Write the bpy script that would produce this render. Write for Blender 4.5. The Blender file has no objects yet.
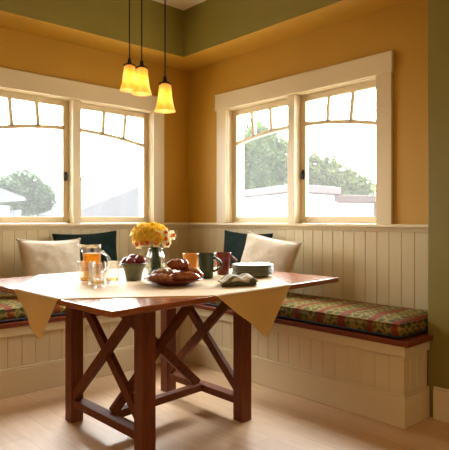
import bpy, bmesh, math, random
from mathutils import Vector, Matrix, noise
random.seed(7)
PI = math.pi
S = bpy.context.scene
COL = S.collection

# ------------------------------------------------------------------ materials
def mat(name, color=(.8, .8, .8), rough=.5, **kw):
    m = bpy.data.materials.new(name); m.use_nodes = True
    b = m.node_tree.nodes['Principled BSDF']
    b.inputs['Base Color'].default_value = (*color, 1)
    b.inputs['Roughness'].default_value = rough
    for k, v in kw.items():
        b.inputs[k.replace('_', ' ')].default_value = v
    return m

def nd(m, typ, **props):
    n = m.node_tree.nodes.new(typ)
    for k, v in props.items(): setattr(n, k, v)
    return n

def lk(m, a, b): m.node_tree.links.new(a, b)
def bsdf(m): return m.node_tree.nodes['Principled BSDF']

def ramp(m, stops, interp='LINEAR'):
    r = nd(m, 'ShaderNodeValToRGB'); r.color_ramp.interpolation = interp
    e = r.color_ramp.elements
    while len(e) < len(stops): e.new(.5)
    for i, (p, c) in enumerate(stops):
        e[i].position = p; e[i].color = (*c, 1)
    return r

def coords(m, scale=(1, 1, 1), rot=(0, 0, 0)):
    tc = nd(m, 'ShaderNodeTexCoord'); mp = nd(m, 'ShaderNodeMapping')
    mp.inputs['Scale'].default_value = scale; mp.inputs['Rotation'].default_value = rot
    lk(m, tc.outputs['Object'], mp.inputs['Vector']); return mp

def noisy(name, c1, c2, scale=6, rough=.5, bump=0, stretch=(1, 1, 1), detail=4, bscale=None, **kw):
    """two-tone noise paint / cloth / ceramic"""
    m = mat(name, c1, rough, **kw)
    mp = coords(m, stretch)
    n = nd(m, 'ShaderNodeTexNoise'); n.inputs['Scale'].default_value = scale; n.inputs['Detail'].default_value = detail
    lk(m, mp.outputs[0], n.inputs['Vector'])
    r = ramp(m, [(.3, c1), (.7, c2)])
    lk(m, n.outputs['Fac'], r.inputs[0]); lk(m, r.outputs[0], bsdf(m).inputs['Base Color'])
    if bump:
        n2 = nd(m, 'ShaderNodeTexNoise'); n2.inputs['Scale'].default_value = bscale or scale * 8
        lk(m, mp.outputs[0], n2.inputs['Vector'])
        bp = nd(m, 'ShaderNodeBump'); bp.inputs['Strength'].default_value = bump; bp.inputs['Distance'].default_value = .002
        lk(m, n2.outputs['Fac'], bp.inputs['Height']); lk(m, bp.outputs[0], bsdf(m).inputs['Normal'])
    return m

def wood(name, c1, c2, c3, rough, stretch, scale=9, **kw):
    m = mat(name, c1, rough, **kw)
    mp = coords(m, stretch)
    n = nd(m, 'ShaderNodeTexNoise'); n.inputs['Scale'].default_value = scale; n.inputs['Detail'].default_value = 6
    n.inputs['Distortion'].default_value = .6
    lk(m, mp.outputs[0], n.inputs['Vector'])
    r = ramp(m, [(.28, c1), (.5, c2), (.72, c3)])
    lk(m, n.outputs['Fac'], r.inputs[0]); lk(m, r.outputs[0], bsdf(m).inputs['Base Color'])
    return m

ORANGE = noisy('ochre_paint', (.43, .222, .012), (.45, .235, .015), 3, .6, .15, bscale=250)
GREEN = noisy('olive_paint', (.19, .148, .020), (.205, .16, .024), 3, .6, .15, bscale=250)
CEIL = noisy('cream_ceiling_paint', (.72, .62, .42), (.75, .65, .45), 3, .7)
TRIM = noisy('cream_trim_paint', (.65, .535, .335), (.67, .555, .355), 3, .34)
BEAD = noisy('cream_beadboard_paint', (.50, .40, .22), (.52, .42, .24), 3, .42)
PLASTER = noisy('white_plaster', (.7, .66, .58), (.72, .68, .6), 3, .8)
TABLEX = wood('cherry_table_top', (.20, .058, .022), (.27, .085, .032), (.34, .12, .048), .17, (1.2, 9, 9))
LEGW = wood('cherry_leg_wood', (.12, .028, .008), (.165, .042, .012), (.205, .058, .017), .5, (14, 14, .8), Specular_IOR_Level=.3)
BRACEW = wood('cherry_brace_wood', (.11, .029, .009), (.15, .041, .013), (.18, .054, .018), .6, (4, 4, 4), Specular_IOR_Level=.2)
SEATW = wood('cherry_seat_board', (.13, .026, .008), (.17, .036, .011), (.20, .046, .015), .4, (3, 3, 20), Specular_IOR_Level=.3)

def floor_mat():
    m = mat('maple_floor', (.6, .4, .25), .40, Specular_IOR_Level=1.0)
    mp = coords(m, (1, 1, 1), (0, 0, PI / 2))
    br = nd(m, 'ShaderNodeTexBrick'); br.offset = .37; br.squash = 1
    br.inputs['Scale'].default_value = 1; br.inputs['Brick Width'].default_value = 1.3; br.inputs['Row Height'].default_value = .13
    br.inputs['Mortar Size'].default_value = .0016; br.inputs['Mortar Smooth'].default_value = .3
    br.inputs['Color1'].default_value = (.58, .375, .20, 1); br.inputs['Color2'].default_value = (.64, .43, .24, 1)
    br.inputs['Mortar'].default_value = (.47, .30, .155, 1)
    lk(m, mp.outputs[0], br.inputs['Vector'])
    mp2 = coords(m, (9, 1, 1)); n = nd(m, 'ShaderNodeTexNoise'); n.inputs['Scale'].default_value = 5; n.inputs['Detail'].default_value = 6
    lk(m, mp2.outputs[0], n.inputs['Vector'])
    r = ramp(m, [(.3, (.86, .82, .78)), (.7, (1, 1, 1))]); lk(m, n.outputs['Fac'], r.inputs[0])
    mx = nd(m, 'ShaderNodeMix', data_type='RGBA', blend_type='MULTIPLY'); mx.inputs[0].default_value = 1
    lk(m, br.outputs['Color'], mx.inputs[6]); lk(m, r.outputs[0], mx.inputs[7]); lk(m, mx.outputs[2], bsdf(m).inputs['Base Color'])
    return m
FLOOR = floor_mat()

def cushion_mat(turn):
    m = mat('patterned_seat_fabric', (.3, .2, .08), .85, Specular_IOR_Level=.15)
    def dots(scale, rnd, stops, off):
        mp = coords(m, (scale, scale, scale * .9)); mp.inputs['Location'].default_value = off
        v = nd(m, 'ShaderNodeTexVoronoi'); v.inputs['Scale'].default_value = 1; v.inputs['Randomness'].default_value = rnd
        lk(m, mp.outputs[0], v.inputs['Vector']); r = ramp(m, stops); lk(m, v.outputs['Distance'], r.inputs[0]); return r
    gold, olive, dark, rust = (.25, .165, .04), (.065, .07, .014), (.022, .024, .008), (.17, .036, .010)
    d1 = dots(17, .25, [(.0, dark), (.14, dark), (.2, olive), (.40, olive), (.44, gold), (.56, gold), (.66, olive)], (0, 0, 0))
    d2 = dots(22, .3, [(.0, gold), (.16, gold), (.24, rust), (.8, rust)], (.4, .2, .1))
    mp = coords(m, (1, 1, 1), (0, 0, turn)); w = nd(m, 'ShaderNodeTexWave'); w.inputs['Scale'].default_value = 1.9
    w.inputs['Distortion'].default_value = 2.2; w.inputs['Detail Scale'].default_value = 2.5; lk(m, mp.outputs[0], w.inputs['Vector'])
    wr = ramp(m, [(.80, (0, 0, 0)), (.88, (1, 1, 1))]); lk(m, w.outputs['Fac'], wr.inputs[0])
    mx = nd(m, 'ShaderNodeMix', data_type='RGBA'); lk(m, wr.outputs[0], mx.inputs[0])
    lk(m, d1.outputs[0], mx.inputs[6]); lk(m, d2.outputs[0], mx.inputs[7]); lk(m, mx.outputs[2], bsdf(m).inputs['Base Color'])
    return m
CUSH_L, CUSH_R = cushion_mat(0), cushion_mat(PI / 2)
NAVY = mat('navy_piping', (.018, .018, .028), .8)
BEIGE = noisy('beige_linen', (.42, .345, .245), (.48, .40, .295), 40, .9, .5, bscale=220)
DKGREEN = noisy('dark_green_fabric', (.005, .012, .0095), (.009, .018, .0145), 14, .9, .3, bscale=160, Specular_IOR_Level=.12)
IRON = mat('black_iron', (.014, .011, .008), .6, Specular_IOR_Level=.2)

def cloth_mat():
    m = mat('yellow_tablecloth_linen', (.85, .62, .25), .55, Specular_IOR_Level=.5, Sheen_Weight=.35, Sheen_Roughness=.5)
    out = m.node_tree.nodes['Material Output']
    tr = nd(m, 'ShaderNodeBsdfTranslucent'); tr.inputs['Color'].default_value = (.92, .52, .09, 1)
    mp = coords(m, (1, 1, 1)); n = nd(m, 'ShaderNodeTexNoise'); n.inputs['Scale'].default_value = 260
    lk(m, mp.outputs[0], n.inputs['Vector']); bp = nd(m, 'ShaderNodeBump'); bp.inputs['Strength'].default_value = .15
    bp.inputs['Distance'].default_value = .001; lk(m, n.outputs['Fac'], bp.inputs['Height']); lk(m, bp.outputs[0], bsdf(m).inputs['Normal'])
    mx = nd(m, 'ShaderNodeMixShader'); mx.inputs[0].default_value = .33
    lk(m, bsdf(m).outputs[0], mx.inputs[1]); lk(m, tr.outputs[0], mx.inputs[2]); lk(m, mx.outputs[0], out.inputs[0])
    return m
CLOTH = cloth_mat()

def clear_glass(name, tint=(1, 1, 1), part=.55, ior=1.45):
    m = mat(name); out = m.node_tree.nodes['Material Output']
    g = nd(m, 'ShaderNodeBsdfGlass'); g.inputs['Color'].default_value = (*tint, 1); g.inputs['IOR'].default_value = ior; g.inputs['Roughness'].default_value = 0
    t = nd(m, 'ShaderNodeBsdfTransparent'); t.inputs['Color'].default_value = (*tint, 1)
    mx = nd(m, 'ShaderNodeMixShader'); mx.inputs[0].default_value = part
    lk(m, t.outputs[0], mx.inputs[1]); lk(m, g.outputs[0], mx.inputs[2]); lk(m, mx.outputs[0], out.inputs[0]); return m
GLASS = clear_glass('table_glass', part=.45)
THIN = clear_glass('tumbler_glass', part=.3)
AMBER = clear_glass('amber_reflection_tint', (.97, .84, .52), .4, 1.33)  # amber reflections in the tumbler bottoms, put in as tinted glass
WATER = clear_glass('vase_water', (.93, .98, .9), .45, 1.33)

def pane_mat():
    m = mat('window_glass'); out = m.node_tree.nodes['Material Output']
    t = nd(m, 'ShaderNodeBsdfTransparent'); t.inputs['Color'].default_value = (.97, .98, .97, 1)
    g = nd(m, 'ShaderNodeBsdfGlossy'); g.inputs['Roughness'].default_value = .02
    f = nd(m, 'ShaderNodeFresnel'); f.inputs['IOR'].default_value = 1.07
    mx = nd(m, 'ShaderNodeMixShader'); lk(m, f.outputs[0], mx.inputs[0]); lk(m, t.outputs[0], mx.inputs[1]); lk(m, g.outputs[0], mx.inputs[2])
    tl = nd(m, 'ShaderNodeBsdfTranslucent'); tl.inputs['Color'].default_value = (1, 1, 1, 1)      # painted haze: white veil that pales the view outside
    m2 = nd(m, 'ShaderNodeMixShader'); m2.inputs[0].default_value = .012
    lk(m, mx.outputs[0], m2.inputs[1]); lk(m, tl.outputs[0], m2.inputs[2])
    lk(m, m2.outputs[0], out.inputs[0]); return m
PANE = pane_mat()

def shade_mat():
    m = mat('amber_art_glass', (.95, .72, .3), .3); out = m.node_tree.nodes['Material Output']
    mp = coords(m, (1, 1, .6)); n = nd(m, 'ShaderNodeTexNoise'); n.inputs['Scale'].default_value = 22; n.inputs['Detail'].default_value = 3
    lk(m, mp.outputs[0], n.inputs['Vector']); r = ramp(m, [(.35, (.95, .62, .20)), (.65, (1, .80, .42))]); lk(m, n.outputs['Fac'], r.inputs[0])
    t = nd(m, 'ShaderNodeBsdfTranslucent'); lk(m, r.outputs[0], t.inputs['Color']); lk(m, r.outputs[0], bsdf(m).inputs['Base Color'])
    mx = nd(m, 'ShaderNodeMixShader'); mx.inputs[0].default_value = .72
    lk(m, bsdf(m).outputs[0], mx.inputs[1]); lk(m, t.outputs[0], mx.inputs[2]); lk(m, mx.outputs[0], out.inputs[0]); return m
SHADE = shade_mat()
BULB = mat('lit_bulb', (1, .9, .7), .5, Emission_Color=(1, .86, .58, 1), Emission_Strength=46)

def leafy(m, c):
    out = m.node_tree.nodes['Material Output']; t = nd(m, 'ShaderNodeBsdfTranslucent'); t.inputs['Color'].default_value = (*c, 1)
    mx = nd(m, 'ShaderNodeMixShader'); mx.inputs[0].default_value = .45
    lk(m, bsdf(m).outputs[0], mx.inputs[1]); lk(m, t.outputs[0], mx.inputs[2]); lk(m, mx.outputs[0], out.inputs[0])
JUICE = noisy('orange_juice', (.98, .48, .02), (1, .53, .03), 30, .35, Subsurface_Weight=.3)
leafy(JUICE, (1, .60, .05)); JUICE.node_tree.nodes['Principled BSDF'].inputs['Subsurface Radius'].default_value = (.03, .015, .004)
BOWLM = noisy('sage_ceramic', (.115, .125, .085), (.15, .155, .11), 25, .3)
FRUIT = noisy('dark_red_fruit_skin', (.12, .008, .009), (.20, .014, .011), 18, .35, stretch=(1, 1, .4))
STEMF = mat('brown_fruit_stalk', (.1, .05, .02), .7)
PLATER = noisy('maroon_ceramic', (.13, .012, .012), (.17, .018, .016), 14, .22)
CRUST = noisy('glossy_brown_crust', (.15, .032, .008), (.37, .10, .024), 24, .22, .4, bscale=60)
CRUST2 = noisy('golden_pastry_crust', (.16, .045, .012), (.46, .20, .065), 30, .35, .6, bscale=70)
MUGO = noisy('orange_glaze', (.62, .22, .03), (.68, .26, .04), 20, .28)
MUGG = noisy('dark_green_glaze', (.016, .03, .012), (.028, .045, .018), 20, .2)
MUGR = noisy('brick_red_glaze', (.14, .012, .008), (.18, .016, .010), 20, .25)
SAGEP = noisy('grey_green_plate_glaze', (.25, .25, .175), (.30, .30, .22), 20, .4)
STEEL = mat('steel', (.6, .58, .54), .22, Metallic=1)
PETALY = noisy('yellow_petal', (.97, .72, .08), (.98, .80, .16), 40, .6)
CUPY = noisy('deep_yellow_trumpet', (.97, .66, .04), (.98, .74, .08), 40, .6)
PETALW = noisy('cream_white_petal', (.88, .80, .55), (.92, .86, .66), 40, .6)
CUPO = noisy('orange_trumpet', (.82, .17, .01), (.88, .25, .015), 40, .6)
STALK = noisy('flower_stalk_green', (.018, .045, .010), (.035, .075, .016), 20, .5)

def napkin_mat():
    m = mat('striped_napkin', (.2, .2, .13), .9)
    mp = coords(m, (1, 1, 1), (0, 0, 1.2)); w = nd(m, 'ShaderNodeTexWave'); w.inputs['Scale'].default_value = 4.2
    w.inputs['Distortion'].default_value = 1.2; lk(m, mp.outputs[0], w.inputs['Vector'])
    r = ramp(m, [(.05, (.12, .12, .07)), (.12, (.60, .55, .43)), (.85, (.66, .60, .47)), (.93, (.15, .15, .09))])
    lk(m, w.outputs['Fac'], r.inputs[0]); lk(m, r.outputs[0], bsdf(m).inputs['Base Color']); return m
NAPK = napkin_mat()
OLIVEN = noisy('dark_olive_napkin_lining', (.06, .065, .035), (.085, .088, .05), 30, .9)

STUCCO = noisy('white_stucco', (.55, .55, .54), (.6, .6, .59), 6, .9)
COPING = noisy('pinkish_coping', (.034, .018, .020), (.040, .022, .025), 6, .8)
LEAFA = noisy('leaf_green', (.045, .085, .020), (.085, .125, .036), 2, .6)
LEAFB = noisy('leaf_blue_green', (.040, .066, .036), (.075, .105, .058), 2, .6)
LEAFC = noisy('leaf_yellow_green', (.062, .085, .022), (.11, .13, .05), 2, .6)
leafy(LEAFA, (.09, .14, .035)); leafy(LEAFB, (.07, .115, .055)); leafy(LEAFC, (.12, .16, .035))
for _m, _c in ((PETALY, (.98, .74, .10)), (PETALW, (.93, .88, .68))):
    leafy(_m, _c)
BARK = noisy('bark', (.05, .04, .03), (.08, .065, .05), 12, .9)
GRAVEL = noisy('pale_ground', (.38, .36, .33), (.46, .44, .40), 4, .95)
ROOFB = noisy('blue_grey_roof', (.07, .09, .115), (.085, .105, .13), 8, .8)
ROOFP = noisy('pale_roof', (.042, .044, .052), (.050, .052, .060), 8, .8)
DKPANE = mat('dark_far_window', (.10, .10, .12), .2)
HILLM = noisy('hazy_hill', (.21, .23, .26), (.25, .27, .29), .3, .95)

# ------------------------------------------------------------------ mesh helpers
class MB:
    def __init__(s): s.b = bmesh.new(); s.mi = 0
    def face(s, vs, smooth=False):
        try: f = s.b.faces.new(vs)
        except ValueError: return None
        f.material_index = s.mi; f.smooth = smooth; return f
    def v(s, p): return s.b.verts.new(p)
    def box(s, x0, x1, y0, y1, z0, z1):
        if x0 > x1: x0, x1 = x1, x0
        if y0 > y1: y0, y1 = y1, y0
        V = [s.v((x, y, z)) for z in (z0, z1) for y in (y0, y1) for x in (x0, x1)]
        for q in ((0, 2, 3, 1), (4, 5, 7, 6), (0, 1, 5, 4), (2, 6, 7, 3), (0, 4, 6, 2), (1, 3, 7, 5)): s.face([V[i] for i in q])
        return s
    def prism(s, poly, z0, z1):
        A = [s.v((x, y, z0)) for x, y in poly]; B = [s.v((x, y, z1)) for x, y in poly]; n = len(poly)
        s.face(A[::-1]); s.face(B)
        for i in range(n): s.face([A[i], A[(i + 1) % n], B[(i + 1) % n], B[i]])
        return s
    def loft(s, rings, closed=True, caps=True, smooth=True):
        R = [[s.v(p) for p in r] for r in rings]; n = len(R[0])
        for a, b in zip(R, R[1:]):
            for i in range(n if closed else n - 1):
                j = (i + 1) % n; s.face([a[i], a[j], b[j], b[i]], smooth)
        if caps: s.face(R[0][::-1], smooth); s.face(R[-1], smooth)
        return s
    def beam(s, p, q, w, h, up=(0, 0, 1)):
        """rectangular bar from p to q; w sideways, h along up"""
        p, q = Vector(p), Vector(q); d = (q - p).normalized(); side = d.cross(Vector(up)).normalized(); u = side.cross(d).normalized()
        r = [[e + side * a * w / 2 + u * c * h / 2 for a, c in ((-1, -1), (1, -1), (1, 1), (-1, 1))] for e in (p, q)]
        return s.loft(r, smooth=False)
    def tube(s, pts, rad, seg=8, smooth=True):
        pts = [Vector(p) for p in pts]; rings = []
        for i, p in enumerate(pts):
            d = (pts[min(i + 1, len(pts) - 1)] - pts[max(i - 1, 0)]).normalized()
            a = d.orthogonal().normalized() if i == 0 else (a - d * a.dot(d)).normalized()
            c = d.cross(a); r = rad(i / (len(pts) - 1)) if callable(rad) else rad
            rings.append([p + (a * math.cos(t) + c * math.sin(t)) * r for t in (2 * PI * k / seg for k in range(seg))])
        return s.loft(rings, smooth=smooth)
    def lathe(s, prof, seg=40, c=(0, 0, 0), closed=False, caps=True):
        rings = [[(c[0] + r * math.cos(2 * PI * k / seg), c[1] + r * math.sin(2 * PI * k / seg), c[2] + z) for k in range(seg)] for r, z in prof]
        if closed: rings.append(rings[0])
        s.loft(rings, caps=caps and not closed)
        if closed: bmesh.ops.remove_doubles(s.b, verts=s.b.verts[:], dist=1e-6)
        return s
    def ball(s, c, r, sub=2):
        ret = bmesh.ops.create_icosphere(s.b, subdivisions=sub, radius=1)
        for v in ret['verts']: v.co = Vector((c[0] + v.co.x * r[0], c[1] + v.co.y * r[1], c[2] + v.co.z * r[2]))
        for f in s.b.faces: f.smooth = True
        return s
    def xform(s, M):
        bmesh.ops.transform(s.b, matrix=M, verts=s.b.verts[:]); return s
    def build(s, name, m, parent=None, bevel=0, sub=0, solid=0, local=False, origin=None, seg=2):
        """verts are in world space unless local=True; origin (or the parent's place) is taken off"""
        off = Vector((0, 0, 0))
        if origin is not None: off = Vector(origin)
        elif parent is not None and not local:
            p = parent
            while p is not None: off += p.location; p = p.parent
        if off.length: bmesh.ops.translate(s.b, vec=-off, verts=s.b.verts[:])
        bmesh.ops.recalc_face_normals(s.b, faces=s.b.faces[:])
        me = bpy.data.meshes.new(name); s.b.to_mesh(me); s.b.free()
        for k in (m if isinstance(m, (list, tuple)) else [m]): me.materials.append(k)
        o = bpy.data.objects.new(name, me); COL.objects.link(o)
        if origin is not None: o.location = origin
        if parent is not None: o.parent = parent
        if solid:
            md = o.modifiers.new('thick', 'SOLIDIFY'); md.thickness = solid; md.offset = 1
        if bevel:
            md = o.modifiers.new('bevel', 'BEVEL'); md.width = bevel; md.segments = seg; md.limit_method = 'ANGLE'; md.angle_limit = .6
        if sub:
            md = o.modifiers.new('sub', 'SUBSURF'); md.levels = sub; md.render_levels = sub
        return o

def empty(name, loc=(0, 0, 0), rot=(0, 0, 0)):
    o = bpy.data.objects.new(name, None); COL.objects.link(o); o.location = loc; o.rotation_euler = rot; o.empty_display_size = .05; return o
def tag(o, label, cat, group=None, kind=None):
    o['label'] = label; o['category'] = cat
    if group: o['group'] = group
    if kind: o['kind'] = kind
    return o
def struct(o, label=None):
    o['kind'] = 'structure'
    if label: o['label'] = label
    return o
def copy_tree(o, parent=None):
    c = o.copy(); COL.objects.link(c)
    if parent is not None: c.parent = parent
    for ch in list(o.children): copy_tree(ch, c)
    return c

# ------------------------------------------------------------------ room shell
ZS, ZC = 2.49, 2.89            # soffit underside, tray ceiling
DL, DR = .315, .305            # soffit depths
YE = -2.515                    # where the nook ends on the right
CAP = 1.067
WIN_L, WIN_R, HALF = -1.1455, -1.272, .735
WTOP = 2.05
XB, YB = -6.0, -7.0

struct(MB().box(XB, .2, YB, .2, -.12, 0).build('floor', FLOOR), 'pale maple plank floor')
struct(MB().box(XB, .2, YB, .2, ZC, ZC + .12).build('ceiling', CEIL), 'cream tray ceiling')
def wall_hole(name, axis, c, lo, hi):
    m = MB()
    for a, b, z0, z1 in ((lo, c - HALF, 0, ZC), (c + HALF, hi, 0, ZC), (c - HALF, c + HALF, 0, CAP - .03), (c - HALF, c + HALF, WTOP, ZC)):
        if axis == 'x': m.box(a, b, 0, .2, z0, z1)
        else: m.box(0, .2, a, b, z0, z1)
    return struct(m.build(name, ORANGE), 'ochre plaster wall with a double casement window')
wall_hole('wall_left', 'x', WIN_L, XB, 0)
wall_hole('wall_right', 'y', WIN_R, YE, .2)
struct(MB().box(-DR, .2, YB, YE, 0, ZC).build('wall_alcove', GREEN, bevel=.004), 'olive green wall at the end of the nook')
struct(MB().box(XB - .2, XB, YB, .2, 0, ZC).build('wall_far_left', PLASTER))
struct(MB().box(XB, .2, YB - .2, YB, 0, ZC).build('wall_back', PLASTER))

def soffit(name, x0, x1, y0, y1, axis):
    m = MB(); m.box(x0, x1, y0, y1, ZS, ZC)
    for f in m.b.faces:
        f.material_index = 0 if f.normal.z < -.5 or f.calc_center_median().z < ZS + .001 else 1
    return struct(m.build(name, [ORANGE, GREEN]), 'dropped ochre soffit with olive green side')
soffit('trim_1', XB, 0, -DL, 0, 'x')
soffit('trim_2', -DR, 0, YE, -DL, 'y')

# frame vectors: a wall frame maps (s along, d outward into the room, z)
def fL(s, d, z): return (s, -d, z)
def fR(s, d, z): return (-d, s, z)
def wbox(m, F, s0, s1, d0, d1, z0, z1):
    a, b = F(s0, d0, z0), F(s1, d1, z1); return m.box(a[0], b[0], a[1], b[1], z0, z1)

def bead(m, P, along, out, length, z0, z1, thick=.014, pitch=.089, first=.045):
    """tongue and groove boards: front profile with V grooves, extruded upwards"""
    P, A, O = Vector(P), Vector(along), Vector(out); pts = [(0, thick)]
    s = first
    while s < length - .01:
        pts += [(s - .003, thick), (s - .0008, thick - .003), (s + .0008, thick - .003), (s + .003, thick)]; s += pitch
    pts.append((length, thick)); lo, hi, lb, hb = [], [], [], []
    for q, d in pts:
        w = P + A * q + O * d; b = P + A * q
        lo.append(m.v((w.x, w.y, z0))); hi.append(m.v((w.x, w.y, z1))); lb.append(m.v((b.x, b.y, z0))); hb.append(m.v((b.x, b.y, z1)))
    for i in range(len(pts) - 1):
        m.face([lo[i], lo[i + 1], hi[i + 1], hi[i]]); m.face([hi[i], hi[i + 1], hb[i + 1], hb[i]])
        m.face([lb[i], lb[i + 1], lo[i + 1], lo[i]]); m.face([lb[i + 1], lb[i], hb[i], hb[i + 1]])
    m.face([lo[0], hi[0], hb[0], lb[0]]); m.face([lo[-1], lb[-1], hb[-1], hi[-1]])
    return m

struct(bead(MB(), (-3.2, 0, 0), (1, 0, 0), (0, -1, 0), 3.185, .46, 1.03).build('trim_3', BEAD), 'cream beadboard wainscot on the left wall')
struct(bead(MB(), (0, YE + .001, 0), (0, 1, 0), (-1, 0, 0), -YE - .016, .46, 1.03, first=.055).build('trim_4', BEAD), 'cream beadboard wainscot on the right wall')
def caprail(name, F, s0, s1, label):
    prof = [(0, 1.018), (.02, 1.018), (.024, 1.026), (.03, 1.034), (.034, 1.042), (.046, 1.045), (.05, 1.05), (.05, 1.06), (.046, 1.067), (0, 1.067)]
    m = MB(); m.loft([[F(s, d, z) for d, z in prof] for s in (s0, s1)], smooth=False)
    return struct(m.build(name, TRIM), label)
caprail('trim_5', fL, -3.2, 0, 'moulded cream cap rail on the left wainscot')
caprail('trim_6', fR, YE + .001, -.0505, 'moulded cream cap rail on the right wainscot')
m = MB(); wbox(m, fR, YB, -2.553, DR, DR + .016, 0, .165); wbox(m, fR, YB, -2.553, DR, DR + .010, .165, .178)
struct(m.build('baseboard_right', TRIM, bevel=.003), 'cream baseboard under the olive green wall')

# ------------------------------------------------------------------ windows
def window(name, F, c, label, latch_side):
    loc = F(c, 0, CAP); W = struct(empty(name, loc), label)
    m = MB()                                                     # side and head casing, jamb liners
    for a, b in ((c - HALF - .117, c - HALF), (c + HALF, c + HALF + .117)): wbox(m, F, a, b, .001, .021, CAP, 2.05)
    m.build('casing', TRIM, W, bevel=.003)
    m = MB(); wbox(m, F, c - HALF - .127, c + HALF + .127, .001, .031, 2.05, 2.19)
    m.build('head_board', TRIM, W, bevel=.003)
    m = MB()
    wbox(m, F, c - HALF, c - HALF + .004, -.2005, .001, CAP, 2.05); wbox(m, F, c + HALF - .004, c + HALF, -.2005, .001, CAP, 2.05)
    wbox(m, F, c - HALF, c + HALF, -.2005, .001, 2.046, 2.05); wbox(m, F, c - HALF, c + HALF, -.2, .0, CAP - .029, CAP)
    m.build('jamb_liner', TRIM, W)
    m = MB(); wbox(m, F, c - .033, c + .033, -.12, .020, CAP + .0005, 2.0455); m.build('mullion', TRIM, W, bevel=.002)
    arch = lambda s: 1.829 - .158 * (s - c) ** 2
    for sg in (-1, 1):
        e0, e1 = c + sg * .033, c + sg * (HALF - .004)            # inner / outer edge
        lo, hi = min(e0, e1) + .001, max(e0, e1) - .001
        m = MB(); d0, d1 = -.098, -.060
        wbox(m, F, lo, lo + .045, d0, d1, CAP + .001, 2.045); wbox(m, F, hi - .045, hi, d0, d1, CAP + .001, 2.045)
        wbox(m, F, lo + .045, hi - .045, d0, d1, CAP + .001, 1.119); wbox(m, F, lo + .045, hi - .045, d0, d1, 1.999, 2.045)
        N = 14; rings = []
        for k in range(N + 1):
            s = lo + .04 + (hi - lo - .08) * k / N; z = arch(s)
            rings.append([F(s, d0 + .004, z - .016), F(s, d1 - .002, z - .016), F(s, d1 - .002, z + .014), F(s, d0 + .004, z + .014)])
        m.loft(rings, smooth=False)
        for bt, tp in ((.279, .293), (.482, .502)):               # slightly fanned uprights above the arch
            sb, st = c + sg * bt, c + sg * tp; zb = arch(sb); r = []
            for s, z in ((sb, zb), (st, 2.003)):
                r.append([F(s - .015, d0 + .004, z), F(s + .015, d0 + .004, z), F(s + .015, d1 - .002, z), F(s - .015, d1 - .002, z)])
            m.loft(r, smooth=False)
        sash = m.build('sash', TRIM, W, bevel=.002)
        m = MB(); wbox(m, F, lo + .04, hi - .04, -.082, -.078, 1.115, 2.003); m.build('glass_pane', PANE, sash)
        # latch: plate and lever by the mullion
        ls = c + sg * .058; m = MB()
        wbox(m, F, ls - .011, ls + .011, -.060, -.052, 1.405, 1.475)
        m.tube([F(ls, -.052, 1.44), F(ls, -.034, 1.44)], .008, 8)
        m.tube([F(ls, -.036, 1.452), F(ls + sg * .006, -.03, 1.425), F(ls + sg * .01, -.028, 1.405)], .006, 8)
        m.build('latch', IRON, sash, bevel=.001)['label'] = 'black iron casement latch'
    return W
window('window_1', fL, WIN_L, 'cream double casement window with arched muntins on the left wall', -1)
window('window_2', fR, WIN_R, 'cream double casement window with arched muntins on the right wall', 1)

# ------------------------------------------------------------------ built-in bench
BX, BYL, BE = -.577, -.62, -2.528      # right front, left front, right end
XL = -3.1
bench = tag(empty('corner_bench', (-.32, -.34, 0)), 'cream beadboard corner bench built in under both windows, with a red wood seat', 'bench')
poly = [(XL, -.002), (XL, BYL - .012), (BX - .010, BYL - .012), (BX - .010, BE - .022), (-DR - .002, BE - .022), (-DR - .002, YE + .001), (-.002, YE + .001), (-.002, -.002)]
MB().prism(poly, .430, .458).build('seat_board', SEATW, bench, bevel=.004)['label'] = 'red cherry wood seat board'
def plinth(t0, z0, z1, o):
    m = MB()
    m.prism([(XL, BYL + .02), (XL, BYL - o), (BX - o, BYL - o), (BX - o, BE - o), (-DR - .003, BE - o), (-DR - .003, BE + .01), (BX + .02, BE + .01), (BX + .02, BYL + .02)], z0, z1)
    return m
plinth(0, .001, .162, .0).build('plinth', TRIM, bench, bevel=.002)
plinth(0, .162, .174, -.004).build('plinth_cap', TRIM, bench, bevel=.003)
plinth(0, .374, .429, .0).build('seat_rail', TRIM, bench, bevel=.002)
bead(MB(), (XL, BYL + .028, 0), (1, 0, 0), (0, -1, 0), BX + .0275 - XL, .17, .375, first=.03).build('left_front_panel', TRIM, bench)
bead(MB(), (BX + .028, BE + .026, 0), (0, 1, 0), (-1, 0, 0), BYL - BE - .0125, .17, .375, first=.07).build('right_front_panel', TRIM, bench)
bead(MB(), (BX + .016, BE + .028, 0), (1, 0, 0), (0, -1, 0), -DR - .004 - BX - .016, .17, .375, first=.062, pitch=.07).build('end_panel', TRIM, bench)

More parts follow.
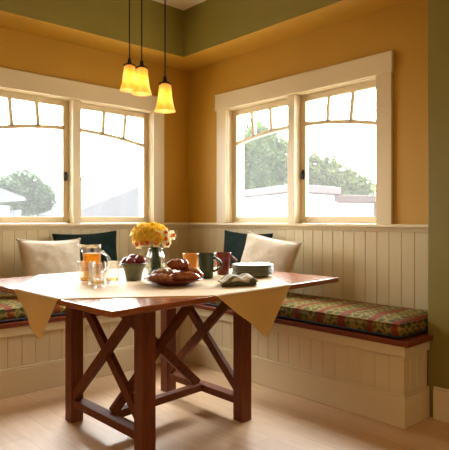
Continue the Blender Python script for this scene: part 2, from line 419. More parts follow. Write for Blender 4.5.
def seat_cushion(x0, x1, y0, y1, label, CUSH):
    """boxed cushion with soft edges and piping"""
    z0, z1 = .4655, .545; m = MB(); cx, cy = (x0 + x1) / 2, (y0 + y1) / 2
    nx, ny = max(8, int((x1 - x0) / .05)), max(8, int((y1 - y0) / .05))
    def ring(ins, z, nn=6, r=.03):
        X0, X1, Y0, Y1 = x0 + ins, x1 - ins, y0 + ins, y1 - ins; out = []
        for (ax, ay, t0) in ((X1 - r, Y1 - r, 0), (X0 + r, Y1 - r, PI / 2), (X0 + r, Y0 + r, PI), (X1 - r, Y0 + r, 1.5 * PI)):
            for k in range(nn + 1):
                t = t0 + PI / 2 * k / nn; out.append((ax + r * math.cos(t), ay + r * math.sin(t), z))
        return out
    rings = [ring(.03, z0), ring(.012, z0 + .002), ring(.002, z0 + .014), ring(-.002, z0 + .04), ring(.002, z1 - .018), ring(.014, z1 - .005), ring(.035, z1 + .002), ring(.10, z1 + .008)]
    m.loft(rings)
    o = m.build('seat_cushion', CUSH, origin=(cx, cy, z0)); tag(o, label, 'cushion', 'patterned seat cushions on the corner bench')
    for nm, z, ins in (('bottom_piping', z0 + .006, .0), ('top_piping', z1 - .008, .004)):
        pts = ring(ins, z); pts.append(pts[0])
        p = MB().tube(pts, .0058 if nm[0] == 'b' else .0032, 6)
        bmesh.ops.translate(p.b, vec=(-cx, -cy, -z0), verts=p.b.verts[:])
        p.build(nm, NAVY if nm[0] == 'b' else CUSH, o, local=True)
    return o
seat_cushion(-3.05, -.60, -.600, -.026, 'patterned green and rust seat cushion on the left arm of the bench', CUSH_L)
seat_cushion(-.560, -.026, -2.495, -.606, 'patterned green and rust seat cushion on the right arm of the bench', CUSH_R)

def pillow(name, w, h, t, material, loc, rot, label, seed, knots=False):
    m = MB(); N = 26; rnd = random.Random(seed); o1 = rnd.random() * 20
    def P(u, v, sgn):
        x = w / 2 * u * (1 - .085 * (1 - v * v) * abs(u)); z = h / 2 * v * (1 - .085 * (1 - u * u) * abs(v))
        th = t / 2 * (max(0, 1 - u * u) ** .55) * (max(0, 1 - v * v) ** .55)
        wr = .012 * noise.noise((u * 2.2 + o1, v * 2.2, sgn * 3)) + .006 * noise.noise((u * 5 + o1, v * 5, sgn * 7))
        e = max(0, 1 - u ** 4) * max(0, 1 - v ** 4)
        return (x, sgn * (th + wr * e), z + h / 2 + .008 * noise.noise((u * 1.5, v * 1.5, o1)) * e)
    for sgn in (-1, 1):
        G = [[m.v(P(-1 + 2 * i / N, -1 + 2 * j / N, sgn)) for i in range(N + 1)] for j in range(N + 1)]
        for j in range(N):
            for i in range(N): m.face([G[j][i], G[j][i + 1], G[j + 1][i + 1], G[j + 1][i]], True)
    bmesh.ops.remove_doubles(m.b, verts=m.b.verts[:], dist=1e-5)
    o = m.build(name, material, local=True); o.location = loc; o.rotation_euler = rot
    tag(o, label, 'pillow')
    seam = MB(); pts = []
    for k in range(4 * 16 + 1):
        q = k / 16 % 4; e = int(q); f = -1 + 2 * (q - e)
        u, v = [(f, -1), (1, f), (-f, 1), (-1, -f)][e]; pts.append(P(u, v, 0))
    seam.tube(pts, .0045, 6).build('seam_piping', material, o, local=True)
    if knots:
        for u in (-1, 1):
            for v in (-1, 1):
                p = Vector(P(u, v, 0)); kb = MB()
                kb.ball(p, (.010, .009, .010), 2).build('corner_knot', material, o, local=True)
    return o
pillow('throw_pillow', .49, .41, .15, BEIGE, (-1.455, -.300, .557), (-.26, .02, .05), 'beige linen pillow leaning in front of the dark green one, under the left window', 1, True)
pillow('throw_pillow', .55, .44, .12, DKGREEN, (-1.085, -.135, .560), (-.15, -.03, -.02), 'dark green pillow behind the juice pitcher, against the left wainscot', 2)
pillow('throw_pillow', .55, .44, .12, DKGREEN, (-.135, -.845, .560), (-.15, .03, -PI / 2), 'dark green pillow behind the beige one, against the right wainscot', 3)
pillow('throw_pillow', .57, .41, .15, BEIGE, (-.330, -1.225, .578), (-.28, .12, -PI / 2 - .06), 'beige linen pillow leaning in front of the dark green one, under the right window', 4)

# ------------------------------------------------------------------ dining table
TT, TB = .770, .745
Q = [(-2.172, -2.277), (-.640, -2.160), (-.635, -.845), (-2.205, -.92)]
table = tag(empty('dining_table', (-1.43, -1.54, 0)), 'square cherry wood dining table on a trestle base with crossed braces', 'table')
m = MB(); m.prism(Q, TB, TT); m.build('tabletop', TABLEX, table, bevel=.005, seg=3)
LEG = {'A': (-1.788, -1.238), 'B': (-1.102, -1.172), 'C': (-1.778, -1.905), 'D': (-1.104, -1.853)}   # leg centres
hw = .036
for k in 'ABCD':
    x, y = LEG[k]; MB().box(x - hw, x + hw, y - hw, y + hw, .0, TB - .001).build('leg', LEGW, table, bevel=.003)
def V(k, z): return Vector((*LEG[k], z))
def cross(k0, k1, zlo, zhi, ins, nm):
    p, q = V(k0, 0), V(k1, 0); d = (q - p).normalized(); L = (q - p).length; side = d.cross(Vector((0, 0, 1)))
    for sg, (a, b) in ((-1, ((0, zlo), (1, zhi))), (1, ((0, zhi), (1, zlo)))):
        P0 = p + d * (ins if a[0] == 0 else L - ins) + side * -sg * .0145; P0.z = a[1]
        P1 = p + d * (L - ins) + side * -sg * .0145; P1.z = b[1]
        MB().beam(P0, P1, .029, .050).build('cross_brace', BRACEW, table, bevel=.002)
def rail(p, q, z0, z1, w, nm):
    p, q = Vector(p), Vector(q); p.z = q.z = (z0 + z1) / 2
    MB().beam(p, q, w, z1 - z0).build(nm, BRACEW, table, bevel=.002)
def inset(k0, k1, e):
    p, q = V(k0, 0), V(k1, 0); d = (q - p).normalized(); return p + d * e, q - d * e
for a, b in (('A', 'C'), ('B', 'D')):
    p, q = inset(a, b, hw); rail(p, q, .088, .128, .062, 'stretcher'); rail(p, q, .695, TB - .001, .055, 'top_rail')
    cross(a, b, .140, .700, hw - .006, '')
mAC, mBD = (V('A', 0) + V('C', 0)) / 2, (V('B', 0) + V('D', 0)) / 2
dm = (mBD - mAC).normalized()
rail(mAC + dm * .031, mBD - dm * .031, .088, .128, .05, 'stretcher'); rail(mAC + dm * .028, mBD - dm * .028, .685, TB - .001, .05, 'top_rail')
LEG['M'], LEG['N'] = mAC[:2], mBD[:2]
cross('M', 'N', .128, .690, .030, '')

# tablecloth: a square laid askew, corners folding over the table edges
def cloth():
    e1, e2 = Vector((.833, -.553)), Vector((.553, .833)); O = Vector((-2.18, -1.88)) - e1 * .262; Ls = 1.335
    N = 120; top = TT + .0035; m = MB(); G = []
    E = [(Vector(Q[i]), Vector(Q[(i + 1) % 4])) for i in range(4)]
    for j in range(N + 1):
        row = []
        for i in range(N + 1):
            p = O + e1 * Ls * i / N + e2 * Ls * j / N; best = None
            for a, b in E:
                t = (b - a).normalized(); n = Vector((t.y, -t.x)); d = (p - a).dot(n)
                if d > -.004 and (best is None or d > best[0]): best = (d, n, t, (p - a).dot(t))
            if best:
                d, n, t, q = best; d += .004; R = .008; arc = R * PI / 2
                if d < arc: th = d / R; out = R * math.sin(th); dz = R * (1 - math.cos(th))
                else: out = R + .02 * (d - arc) + .35 * (d - arc) * .03; dz = R + (d - arc)
                hang = max(0, d - arc)
                w = hang * .07 * math.sin(q * 17 + 1.2) + hang * .03 * math.sin(q * 37)
                xy = p - n * (d - .004) + n * (out + max(0, w) - .004); z = top - dz * .90
            else:
                xy = p; z = top + .0008 * noise.noise((p.x * 7, p.y * 7, 1))
            row.append(m.v((xy.x, xy.y, z)))
        G.append(row)
    for j in range(N):
        for i in range(N): m.face([G[j][i], G[j][i + 1], G[j + 1][i + 1], G[j + 1][i]], True)
    o = m.build('tablecloth', CLOTH, origin=(-1.43, -1.5, TT))
    tag(o, 'pale yellow square cloth laid askew on the table, its corners hanging over the edges', 'tablecloth'); return o
cloth()
CT = .7755                      # everything on the cloth stands here

# ------------------------------------------------------------------ things on the table
RGT = -.742                     # azimuth of the handles
def handle(m, r0, z0, r1, z1, bulge, rad, az, n=14):
    pts = []
    for k in range(n + 1):
        t = k / n; r = r0 * (1 - t) + r1 * t + bulge * math.sin(PI * t) ** .8; z = z0 * (1 - t) + z1 * t
        pts.append((r * math.cos(az), r * math.sin(az), z))
    return m.tube(pts, rad, 10)

# juice pitcher
pit = tag(empty('juice_pitcher', (-1.754, -1.372, CT)), 'clear glass pitcher of orange juice with a looped handle', 'pitcher')
m = MB(); prof_o = [(.0, .0), (.046, .0), (.049, .004), (.049, .06), (.0475, .12), (.046, .165), (.0475, .186)]
prof_i = [(.0445, .186), (.0432, .165), (.0445, .12), (.046, .06), (.0455, .012), (.0, .010)]
seg = 48; rings = []
for r, z in prof_o + prof_i:
    ring = []
    for k in range(seg):
        a = 2 * PI * k / seg; da = (a - (RGT + PI) + PI) % (2 * PI) - PI
        s = math.exp(-(da / .35) ** 2) * max(0, (z - .145) / .041) ** 1.5
        rr = r + (.036 * s if r > 0 else 0); ring.append((rr * math.cos(a), rr * math.sin(a), z + .006 * s))
    rings.append(ring)
m.loft(rings, caps=False); bmesh.ops.remove_doubles(m.b, verts=m.b.verts[:], dist=1e-6)
m.build('glass_body', GLASS, pit, local=True)
handle(MB(), .047, .152, .048, .045,   .046, .0078, RGT).build('handle', GLASS, pit, local=True)
MB().lathe([(.0, .0105), (.0450, .0125), (.0457, .016), (.0457, .06), (.0442, .12), (.0436, .142), (.0, .142)], 40, caps=False).build('orange_juice', JUICE, pit, local=True)

# tumblers
def tumbler():
    t = empty('tumbler', (0, 0, 0))
    MB().lathe([(.0, .0), (.029, .0), (.0325, .004), (.034, .03), (.0435, .113), (.0422, .114), (.0325, .032), (.029, .018), (.0, .016)], 36, caps=False).build('glass_body', THIN, t, local=True)
    MB().lathe([(.0, .0175), (.0285, .0195), (.0315, .030), (.0, .030)], 30, caps=False).build('amber_reflection', AMBER, t, local=True)['label'] = 'amber reflections tinted into the bottom'
    return t
t0 = tumbler()
for i, (x, y, lab) in enumerate(((-1.885, -1.665, 'clear tumbler nearest the camera, in front of the juice pitcher'), (-1.862, -1.512, 'clear tumbler left of the juice pitcher, behind the nearest tumbler'), (-1.772, -1.612, 'clear tumbler under the pitcher handle, rightmost of the three'))):
    o = t0 if i == 0 else copy_tree(t0); o.location = (x, y, CT); tag(o, lab, 'glass', 'clear tumblers around the pitcher')

# bowl of dark red fruit
bw = MB().lathe([(.0, .0), (.038, .0), (.041, .003), (.050, .045), (.060, .072), (.064, .074), (.068, .088), (.067, .092), (.063, .092), (.058, .076), (.046, .045), (.036, .010), (.0, .008)], 44, caps=False).build('bowl', BOWLM, origin=None, local=True)
bw.location = (-1.589, -1.520, CT); tag(bw, 'grey-green ceramic bowl heaped with dark red fruit', 'bowl')
rx, ry = math.cos(RGT), math.sin(RGT); fx, fy = -ry, rx        # right of picture, away from camera
def fruit(dx, df, z, r, tilt, az, lab):
    m = MB(); prof = []
    for k in range(15):
        t = PI * k / 14; rr = r * math.sin(t) * (1 - .12 * math.cos(t)); zz = -r * 1.05 * math.cos(t)
        if t > 2.6: zz -= (t - 2.6) ** 2 * r * .9
        prof.append((max(rr, 0), zz))
    m.lathe(prof, 20, caps=False); bmesh.ops.remove_doubles(m.b, verts=m.b.verts[:], dist=1e-6)
    o = m.build('red_fruit', FRUIT, local=True); o.location = (-1.589 + rx * dx + fx * df, -1.520 + ry * dx + fy * df, CT + z); o.rotation_euler = (tilt, 0, az)
    MB().tube([(0, 0, r * .85), (.002, 0, r * 1.1), (.006, 0, r * 1.25)], .0016, 6).build('stalk', STEMF, o, local=True)
    tag(o, lab, 'fruit', 'dark red fruit in the bowl')
fruit(-.037, -.004, .092, .0285, .9, 2.2, 'dark red fruit at the left rim of the bowl')
fruit(-.010, -.034, .094, .0275, .5, 1.0, 'dark red fruit at the front of the bowl, middle')
fruit(-.008, .024, .105, .029, .4, 2.6, 'dark red fruit at the back of the bowl, behind the front one')
fruit(.034, .000, .100, .031, .5, .2, 'dark red fruit at the right rim of the bowl, largest of them')

# vase with daffodils
VX, VY = -1.400, -1.455
vase = tag(empty('flower_vase', (VX, VY, CT)), 'clear round-shouldered glass vase of water holding daffodils', 'vase')
MB().lathe([(.0, .0), (.052, .0), (.056, .004), (.057, .05), (.056, .10), (.052, .118), (.042, .138), (.038, .150), (.040, .160), (.0385, .1605), (.0355, .150), (.0395, .137), (.0495, .116), (.0535, .10), (.0543, .05), (.0535, .010), (.0, .008)], 44, caps=False).build('glass_body', GLASS, vase, local=True)
MB().lathe([(.0, .0095), (.0525, .0105), (.0535, .05), (.0530, .076), (.0, .076)], 44, caps=False).build('water', WATER, vase, local=True)
stem_i = [0]
def daffodil(dx, df, z, petal, cup, label, size=1.0, face=None, cs=.95):
    """dx to the right, df away from the camera, z above the table; stalk runs down into the vase"""
    i = stem_i[0]; stem_i[0] += 1
    head = Vector((rx * dx + fx * df, ry * dx + fy * df, z))
    n = face or (head - Vector((0, 0, .155))); n = n.normalized() if face is None else Vector((rx * face[0] + fx * face[1], ry * face[0] + fy * face[1], face[2])).normalized()
    o = empty('daffodil', (VX, VY, CT + .014)); base = Vector((0, 0, .014))
    q = n.to_track_quat('Z', 'Y').to_matrix().to_4x4(); M = Matrix.Translation(head - base) @ q @ Matrix.Scale(size, 4)
    m = MB()
    for k in range(6):
        a0 = k * PI / 3 + (k % 2) * .06; G = []
        for r, w, h in ((.004, .005, .0), (.012, .0125, .001 + (k % 2) * .001), (.022, .0120, .003), (.030, .0005, .006)):
            G.append([m.v((r * math.cos(a0) - s * w * math.sin(a0), r * math.sin(a0) + s * w * math.cos(a0), h - .0022 * (1 - abs(s)))) for s in (-1, 0, 1)])
        for a, b in zip(G, G[1:]):
            for s in range(2): m.face([a[s], a[s + 1], b[s + 1], b[s]], True)
    pt = m.xform(M).build('petals', petal, o, local=True, solid=.0007)
    m = MB(); cr = .0095; m.lathe([(a * cs, b * cs) for a, b in [(.0045, -.001), (.0060, .005), (.0070, .009), (cr - .002, .012), (cr - .0005, .0135), (cr - .0015, .0137), (.0060, .008), (.004, .002), (.0001, .0015)]], 14, caps=False)
    m.xform(M).build('trumpet', cup, pt, local=True)
    rj = random.Random(i * 13 + 5); nk = Vector((head.x * .23 + rj.uniform(-.009, .009), head.y * .23 + rj.uniform(-.014, .014), .142))
    L = nk.xy.length
    if L > .028: nk.x *= .028 / L; nk.y *= .028 / L
    lo = Vector((nk.x * .5 - nk.y * .9, nk.x * .9 + nk.y * .5, .0015)) ; lo.x *= 1.2; lo.y *= 1.2; hb = head - base - n * .004
    pts = []
    for k in range(7): t = k / 6; pts.append(lo.lerp(nk, t))
    up = hb - n * .02
    for k in range(1, 7):
        t = k / 6; p = nk * (1 - t) ** 3 + (nk + Vector((0, 0, .03))) * 3 * t * (1 - t) ** 2 + up * 3 * t * t * (1 - t) + hb * t ** 3; pts.append(p)
    MB().tube(pts, .0054, 6).build('stalk', STALK, o, local=True)
    tag(o, label, 'flower', 'daffodils in the glass vase'); return o
def b2(px, py): return ((px / 7.5 - 27.5) / 177, .0 , (276.5 - 222 - py / 7.5) / 177 + .012)    # bouquet layout in metres
W_ = [((322, 118), .02, (.75, -.6, .1), 'white daffodil with orange trumpet, farthest right in the bouquet'),
      ((280, 105), -.03, (.4, -.85, .35), 'white daffodil with orange trumpet, topmost of the white ones on the right'),
      ((280, 138), -.05, (.45, -.9, .05), 'white daffodil with orange trumpet at the right, just below the topmost white one'),
      ((290, 170), -.03, (.5, -.8, -.2), 'white daffodil with orange trumpet, lowest at the right edge of the bouquet'),
      ((230, 112), -.065, (.15, -.95, .25), 'white daffodil with orange trumpet beside the yellow blooms, right of the middle'),
      ((222, 163), -.075, (.1, -1, -.1), 'white daffodil with orange trumpet above the right side of the stalks'),
      ((165, 160), -.08, (-.05, -1, -.05), 'white daffodil with orange trumpet directly above the middle of the stalks'),
      ((130, 162), -.075, (-.2, -.95, -.1), 'white daffodil with orange trumpet, left of the one above the stalks'),
      ((88, 176), -.05, (-.45, -.85, -.2), 'white daffodil with orange trumpet, lowest at the left edge of the bouquet')]
for (p, df, face, lab) in W_:
    x, _, z = b2(*p); daffodil(x, df, z, PETALW, CUPO, lab, 1.08, face, 1.35)
YEL = [((40, 88), 0, 1), ((70, 62), -.01, 0), ((72, 110), -.05, 0), ((62, 140), -.03, 0), ((105, 55), -.03, 0), ((110, 90), -.07, 0), ((105, 130), -.075, 0), ((140, 50), -.01, 0), ((150, 80), -.075, 0),
       ((150, 118), -.09, 0), ((185, 45), -.02, 2), ((190, 78), -.07, 0), ((195, 120), -.09, 0), ((225, 70), -.04, 0), ((258, 72), -.01, 0), ((215, 48), .03, 0), ((120, 58), .05, 0), ((165, 40), .05, 0), ((240, 135), -.08, 0)]
for (p, df, k) in YEL:
    x, _, z = b2(*p); lab = ('yellow daffodil among the dense yellow blooms at the top and left of the bouquet', 'yellow daffodil sticking out farthest left in the bouquet', 'yellow daffodil at the very top of the bouquet')[k]
    daffodil(x, df, z, PETALY, CUPY, lab, 1.12, (x * 7, df * 7 - .45, (z - .2) * 7 + .2))

# platter of pastries
PX, PY = -1.545, -1.815
pl = MB().lathe([(.0, .0), (.075, .0), (.08, .004), (.115, .014), (.144, .026), (.149, .028), (.147, .031), (.115, .0195), (.078, .010), (.0, .009)], 56, caps=False).build('platter', PLATER, local=True)
pl.location = (PX, PY, CT); tag(pl, 'round maroon platter holding brown pastries', 'plate')
def pastry(dx, df, z, L, R, bend, yaw, lab, material, ridges=5, cres=True):
    m = MB(); rings = []; n = 30
    for k in range(n + 1):
        t = k / n; s = -1 + 2 * t; a = s * bend
        c = Vector((L / 2 * (math.sin(a) / math.sin(bend) if bend > .05 else s), -(math.cos(a) - math.cos(bend)) * L * .35, 0))
        r = R * max(.10, (1 - abs(s) ** 2.6)) ** .6 * (1 + (.09 * math.cos(s * ridges * PI) if cres else .02 * math.cos(s * 9)))
        d = Vector((math.cos(a), math.sin(a), 0)); sd = Vector((-d.y, d.x, 0))
        rings.append([c + sd * r * math.cos(u) * 1.1 + Vector((0, 0, 1)) * (r * .88 * math.sin(u)) for u in (2 * PI * q / 18 for q in range(18))])
    m.loft(rings); o = m.build('pastry', material, local=True)
    o.location = (PX + rx * dx + fx * df, PY + ry * dx + fy * df, CT + z); o.rotation_euler = (0, .06, yaw + RGT); tag(o, lab, 'pastry', 'pastries heaped on the maroon platter'); return o
pastry(.060, -.048, .040, .150, .031, .30, .22, 'glossy brown bun lying at the front right of the platter', CRUST, 2, False)
pastry(.085, .030, .048, .130, .036, .5, -.35, 'glossy brown bun at the right back of the platter, under the mugs', CRUST, 3, False)
pastry(-.055, -.062, .036, .125, .026, .5, -.08, 'golden flaky croissant at the front left of the platter', CRUST2)
pastry(-.050, .016, .046, .130, .034, .6, .35, 'dark ridged croissant at the left middle of the platter', CRUST2)
pastry(.018, .010, .098, .115, .033, .6, .55, 'glossy brown croissant resting on top of the heap', CRUST, 4)

# mugs
def mug(material, loc, az, lab, hz):
    o = MB().lathe([(.0, .0), (.031, .0), (.034, .003), (.0385, .06), (.0455, .117), (.0462, .121), (.0435, .1215), (.0365, .06), (.031, .008), (.0, .007)], 40, caps=False).build('mug', material, local=True)
    o.scale = (hz,) * 3; o.location = loc; handle(MB(), .0435, .100, .0375, .034, .036, .0062, az).build('handle', material, o, local=True)
    tag(o, lab, 'mug', 'mugs behind the platter')
mug(MUGO, (-1.190, -1.510, CT), 1.3, 'orange mug, leftmost and farthest back of the three mugs', 1.02)
mug(MUGG, (-1.242, -1.710, CT), RGT - .25, 'dark green mug standing in front between the orange and red mugs', 1.12)
mug(MUGR, (-1.040, -1.625, CT), RGT + .25, 'brick red mug beside the stack of plates', 1.06)

# plates, fork and spoon
NX, NY = -.975, -1.805
names = ['topmost plate of the grey-green stack, carrying the cutlery', 'second plate from the top of the grey-green stack', 'third plate from the top of the grey-green stack', 'third plate from the bottom of the grey-green stack', 'second plate from the bottom of the grey-green stack', 'bottom plate of the grey-green stack']
pm = None
for i in range(6):
    if pm is None:
        pm = MB().lathe([(.0, .0), (.085, .0), (.088, .002), (.098, .008), (.1185, .0115), (.120, .0135), (.1185, .0155), (.096, .012), (.086, .0075), (.0, .007)], 52, caps=False).build('dinner_plate', SAGEP, local=True); o = pm
    else: o = pm.copy(); COL.objects.link(o)
    o.location = (NX + .0015 * math.sin(i * 3), NY + .0015 * math.cos(i * 5), CT + i * .0105); tag(o, names[5 - i], 'plate', 'grey-green plates in the stack')
pz = CT + 5 * .0105 + .0155
def cutlery(name, lab, off, az, spoon):
    m = MB(); r = []
    for k in range(15):
        t = k / 14; x = -.085 + .17 * t
        w = .0042 - .001 * t if t < .66 else (.011 * math.sin(PI * min(1, (t - .60) / .42)) if spoon else .0095)
        w = max(w, .0022); z = .0025 + .007 * math.sin(PI * t * .9) * (1 if t < .9 else .8)
        r.append([(x, -w, z), (x, w, z), (x, w, z + .0018), (x, -w, z + .0018)])
    m.loft(r, smooth=False); o = m.build(name, STEEL, local=True)
    if not spoon:
        for k in range(4):
            y = -.0075 + .005 * k; MB().beam((.084, y, .0065), (.105, y, .009), .0024, .0018).build('tine', STEEL, o, local=True)
    o.location = (NX + off[0], NY + off[1], pz - .0015); o.rotation_euler = (0, 0, az); tag(o, lab, 'cutlery')
cutlery('fork', 'steel fork lying across the stack of plates', (.01, .012), RGT + .25, False)
cutlery('spoon', 'steel spoon with its bowl at the left edge of the stack of plates', (-.015, -.012), RGT + PI + .1, True)

# folded napkin
def napkin():
    o = tag(empty('napkin', (-1.325, -2.045, CT), (0, 0, RGT + .32)), 'striped grey-green napkin loosely folded near the front edge of the cloth', 'napkin')
    N, K = 24, 14
    def sheet(nm, L, W, prof, material, seed, th):
        m = MB(); G = []
        for i in range(N + 1):
            x = -L / 2 + L * i / N; row = []
            for j in range(len(prof)):
                y, z = prof[j]; w = noise.noise((x * 14 + seed, y * 14, seed))
                e = 1 - .45 * abs(2 * i / N - 1) ** 2 + .18 * math.sin(i * .55 + j * .5 + seed)
                row.append(m.v((x + .010 * noise.noise((y * 20, seed, 3)) + y * .25, y * W * (1 + .1 * w), max(.0006, z * e * (1 + .3 * w)))))
            G.append(row)
        for i in range(N):
            for j in range(len(prof) - 1): m.face([G[i][j], G[i][j + 1], G[i + 1][j + 1], G[i + 1][j]], True)
        return m.build(nm, material, o, local=True, solid=th, sub=1)
    sheet('folded_layer', .195, 1, [(-.034, .018), (-.056, .021), (-.064, .028), (-.058, .038), (-.038, .046), (-.012, .040), (.012, .052), (.036, .050), (.060, .032), (.076, .006)], NAPK, 1, .003)
    sheet('lining', .180, 1, [(.02, .006), (-.03, .005), (-.060, .004), (-.070, .009), (-.066, .016), (-.052, .019), (-.03, .020), (.02, .020), (.055, .010)], OLIVEN, 5, .003)
    return o
napkin()

# ------------------------------------------------------------------ pendant lamps
def pendant():
    o = empty('pendant_lamp', (0, 0, 0))             # origin at the lower rim of the shade
    MB().lathe([(.0555, .006), (.0545, .009), (.0495, .024), (.0435, .045), (.0385, .072), (.0345, .108), (.0315, .143), (.018, .152), (.017, .151), (.030, .1415), (.033, .108), (.037, .072), (.042, .045), (.048, .024), (.053, .009), (.054, .006)], 40, caps=False).build('glass_shade', SHADE, o, local=True)
    MB().lathe([(.0, .153), (.018, .153), (.034, .147), (.0355, .150), (.026, .157), (.012, .164), (.008, .19), (.0, .191)], 28, caps=False).build('cap', IRON, o, local=True)
    MB().tube([(0, 0, .19), (0, 0, 1.0)], .0036, 8).build('rod', IRON, o, local=True)
    bulb = MB(); bulb.ball((0, 0, .070), (.019, .019, .026), 2); 
    sk = MB().lathe([(.0, .105), (.012, .105), (.014, .11), (.014, .158), (.0, .158)], 14, caps=False).build('socket', IRON, o, local=True)
    bulb.build('bulb', BULB, sk, local=True)['label'] = 'lit bulb'
    return o
p0 = pendant()
for i, (x, y, z, lab) in enumerate(((-1.489, -1.322, 1.830, 'amber glass pendant lamp hanging leftmost of the three'), (-1.492, -1.452, 1.788, 'amber glass pendant lamp in the middle, overlapping the left one'), (-1.485, -1.660, 1.662, 'amber glass pendant lamp hanging lowest and rightmost'))):
    o = p0 if i == 0 else copy_tree(p0); o.location = (x, y, z); tag(o, lab, 'lamp', 'pendant lamps over the table')
    for ch in o.children:
        if ch.name.startswith('rod'):
            me = ch.data.copy(); ch.data = me; L = ZC - .02 - z - .19
            for v in me.vertices:
                if v.co.z > .5: v.co.z = .19 + L
    c = MB().lathe([(.0, ZC - .022 - z), (.05, ZC - .02 - z), (.052, ZC - .001 - z), (.0, ZC - .001 - z)], 28, caps=False).build('ceiling_rose', IRON, o, local=True)

# ------------------------------------------------------------------ outside
GZ = -.45
struct(MB().prism([(-30, .25), (.25, .25), (.25, -20), (60, -20), (60, 70), (-30, 70)], GZ - .1, GZ).build('ground', GRAVEL), 'pale ground outside')
def garden_wall():
    o = tag(empty('garden_wall', (2.1, 1.0, GZ)), 'white stucco garden wall with stepped pinkish coping outside the right window', 'wall')
    segs = [((3.0, 3.2), (1.74, .16), 1.50), ((1.74, .16), (2.56, .24), 1.50), ((2.56, .24), (3.17, .00), 1.405)]
    m, k = MB(), MB()
    for (p, q, z) in segs:
        P, Q_ = Vector((*p, (GZ + z - .1) / 2)), Vector((*q, (GZ + z - .1) / 2)); m.beam(P, Q_, .16, z - .1 - GZ)
        d = (Q_ - P).normalized() * .03; P.z = Q_.z = z - .04; k.beam(P - d, Q_ + d, .24, .09)
    m.build('stucco_wall', STUCCO, o); k.build('coping', COPING, o, bevel=.01)
    MB().box(3.08, 3.24, -.10, .06, GZ, 1.37).build('end_post', COPING, o, bevel=.01)
garden_wall()
def tree(name, blobs, trunk, n, size, leaf, label, seed):
    """crown of single leaves scattered through several lobes"""
    rnd = random.Random(seed); o = tag(empty(name, (trunk[0], trunk[1], GZ)), label, 'tree'); m = MB()
    tot = sum(b[3] * b[4] * b[5] for b in blobs)
    for bx, by, bz, ra, rb, rc in blobs:
        for _ in range(int(n * ra * rb * rc / tot)):
            while True:
                p = Vector((rnd.uniform(-1, 1), rnd.uniform(-1, 1), rnd.uniform(-1, 1)))
                if .3 < p.length < 1: break
            p *= 1 + .25 * noise.noise(p * 2.3)
            c = Vector((bx + p.x * ra, by + p.y * rb, bz + p.z * rc)); a = Vector((rnd.gauss(0, 1), rnd.gauss(0, 1), rnd.gauss(0, .7))).normalized()
            b = a.orthogonal().normalized(); b = (b * math.cos(rnd.random() * 6) + a.cross(b) * math.sin(rnd.random() * 6)).normalized(); s = size * rnd.uniform(.6, 1.3)
            q = [c - a * s, c + b * s * .4, c + a * s, c - b * s * .4]; m.face([m.v(x) for x in q])
    m.build('foliage', leaf, o)
    zt = max(b[2] for b in blobs); t = MB(); t.tube([(trunk[0], trunk[1], GZ), (trunk[0] + .05, trunk[1], (GZ + zt) / 2), (trunk[0], trunk[1] + .05, zt)], lambda u: trunk[2] * (1 - .6 * u), 8)
    for bx, by, bz, *_ in blobs: t.tube([(trunk[0] + .03, trunk[1], (GZ + bz) / 2), ((trunk[0] + bx) / 2, (trunk[1] + by) / 2, bz - .3), (bx, by, bz)], trunk[2] * .35, 6)
    t.build('trunk', BARK, o); return o
tree('garden_tree', [(3.75, 3.35, 1.9, .5, .5, .75), (4.02, 3.02, 2.1, .5, .5, .85), (4.32, 2.78, 1.95, .45, .4, .75)], (4.05, 3.05, .07), 22000, .05, LEAFA, 'dense green tree behind the garden wall, in the left sash of the right window', 11)
tree('garden_tree', [(4.80, 2.32, 1.75, .34, .32, .62), (5.05, 2.10, 1.68, .38, .34, .58), (5.30, 1.88, 1.62, .34, .3, .46), (5.48, 1.68, 1.55, .26, .26, .38)], (5.1, 2.0, .06), 17000, .045, LEAFC, 'yellow-green bush behind the garden wall, in the right sash of the right window', 12)
tree('garden_tree', [(4.05, 13.9, 1.98, .8, .6, .8), (3.45, 14.2, 1.75, .65, .5, .68), (4.52, 13.5, 1.75, .46, .42, .66)], (4.0, 13.9, .08), 17000, .068, LEAFB, 'round blue-green bush outside the left window', 13)
# small neighbour shed roof at the left edge, planter beside it
o = tag(empty('garden_shed', (.7, 8.4, GZ)), 'low shed with a blue-grey roof at the left edge of the left window', 'shed')
MB().box(.1, 1.25, 7.7, 9.2, GZ, 1.38).build('shed_wall', STUCCO, o)
m = MB(); m.loft([[(x, y, z) for x, z in ((-.1, 2.05), (1.52, 1.50), (1.52, 1.56), (-.1, 2.12))] for y in (7.5, 9.4)], smooth=False); m.build('roof', ROOFB, o)
o = MB().lathe([(.0, .0), (.10, .0), (.13, .30), (.12, .30), (.0, .26)], 20, caps=False).build('planter', ROOFB, local=True); o.location = (1.58, 8.25, 1.0)
tag(o, 'blue-grey planter on a pedestal below the shed eave', 'planter')
o = MB().box(1.43, 1.73, 8.1, 8.4, GZ, .999).build('pedestal', STUCCO, origin=(1.58, 8.25, GZ)); tag(o, 'white stucco pedestal under the blue-grey planter', 'pedestal')
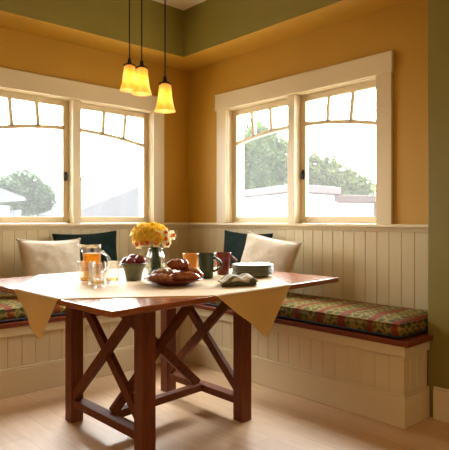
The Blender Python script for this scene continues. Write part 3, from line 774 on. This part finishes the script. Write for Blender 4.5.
# neighbour house
o = tag(empty('neighbour_house', (7, 13, GZ)), 'pale neighbouring house with a sloping roof and chimney outside the left window', 'house')
MB().box(5.2, 9.8, 11.5, 16.0, GZ, 2.3).build('house_wall', STUCCO, o)
m = MB(); m.loft([[(x, y, z) for x, z in ((4.2, 1.25), (8.2, 2.75), (11.5, 1.5), (11.5, .5), (8.2, .5), (4.2, .5))] for y in (10.9, 13.0)], smooth=False); rf = m.build('roof', ROOFP, o)
MB().box(5.6, 6.0, 12.3, 12.7, 1.5, 3.3).build('chimney', STUCCO, rf)
for x in (5.2, 6.3): MB().box(x, x + .35, 11.46, 11.5, .75, 1.0).build('far_window', DKPANE, o)
struct(MB().loft([[(x, 60 + 4 * math.sin(i), 0), (x, 60 + 4 * math.sin(i), 5.2 + 1.4 * math.sin(i * .9) + .7 * math.sin(i * 2.1)), (x, 68, 0)] for i, x in enumerate(range(-20, 60, 4))], smooth=True).build('hill', HILLM), 'hazy far hill')
# utility pole
o = tag(empty('utility_pole', (7.3, 1.05, GZ)), 'thin utility pole with a dark bracket beyond the garden wall, at the right', 'pole')
MB().tube([(7.3, 1.05, GZ), (7.3, 1.05, 2.3)], .025, 8).build('mast', DKPANE, o)
MB().beam((7.1, 1.25, 2.22), (7.4, .95, 2.22), .06, .08).build('bracket', DKPANE, o)

# ------------------------------------------------------------------ light
w = bpy.data.worlds.new('overcast_sky'); S.world = w; w.use_nodes = True
bg = w.node_tree.nodes['Background']; bg.inputs[0].default_value = (.97, .98, 1, 1)
def wn(t, **k):
    n = w.node_tree.nodes.new(t)
    for a, b in k.items(): setattr(n, a, b)
    return n
WL = w.node_tree.links.new
tc = wn('ShaderNodeTexCoord'); dt = wn('ShaderNodeVectorMath', operation='DOT_PRODUCT'); dt.inputs[1].default_value = (.66, .72, .21)
mr = wn('ShaderNodeMapRange'); mr.interpolation_type = 'SMOOTHSTEP'      # hazy sky, brightest on the sun's side of the house
mr.inputs['From Min'].default_value = -.2; mr.inputs['From Max'].default_value = .75; mr.inputs['To Min'].default_value = 6; mr.inputs['To Max'].default_value = 54
WL(tc.outputs['Generated'], dt.inputs[0]); WL(dt.outputs['Value'], mr.inputs['Value']); WL(mr.outputs['Result'], bg.inputs[1])
def area(name, loc, rot, sx, sy, energy, color, portal=False):
    l = bpy.data.lights.new(name, 'AREA'); l.shape = 'RECTANGLE'; l.size = sx; l.size_y = sy; l.energy = energy; l.color = color
    if portal: l.cycles.is_portal = True
    o = bpy.data.objects.new(name, l); COL.objects.link(o); o.location = loc; o.rotation_euler = rot; return o
area('window_portal', (WIN_L, .19, 1.56), (PI / 2, 0, PI), 1.46, .97, 1, (1, 1, 1), True)
area('window_portal', (.19, WIN_R, 1.56), (PI / 2, 0, PI / 2), 1.46, .97, 1, (1, 1, 1), True)
area('warm_fill', (-3.6, -5.4, ZC - .03), (0, 0, 0), 1.6, 1.6, 60, (1, .66, .32))  # added warm fill behind the camera, no fixture modelled
area('warm_fill', (-4.9, -2.2, ZC - .03), (0, 0, 0), 1.2, 1.2, 16, (1, .66, .32))  # weaker added fill, out of view to the left

# ------------------------------------------------------------------ camera
cd = bpy.data.cameras.new('camera'); cam = bpy.data.objects.new('camera', cd); COL.objects.link(cam)
cam.location = (-3.1782, -3.9743, 1.1); cam.rotation_euler = (PI / 2, 0, -math.radians(42.467))
cd.sensor_fit = 'AUTO'; cd.sensor_width = 36; cd.lens = 540.4 / 450 * 36; cd.shift_y = -(225 - 219.1) / 450
cd.dof.use_dof = True; cd.dof.focus_distance = 2.7; cd.dof.aperture_fstop = 5.6
cd.clip_start = .05; cd.clip_end = 300
S.camera = cam
S.view_settings.view_transform = 'Standard'; S.view_settings.look = 'None'; S.view_settings.gamma = 1; S.view_settings.use_curve_mapping = False
S.view_settings.exposure = -.4
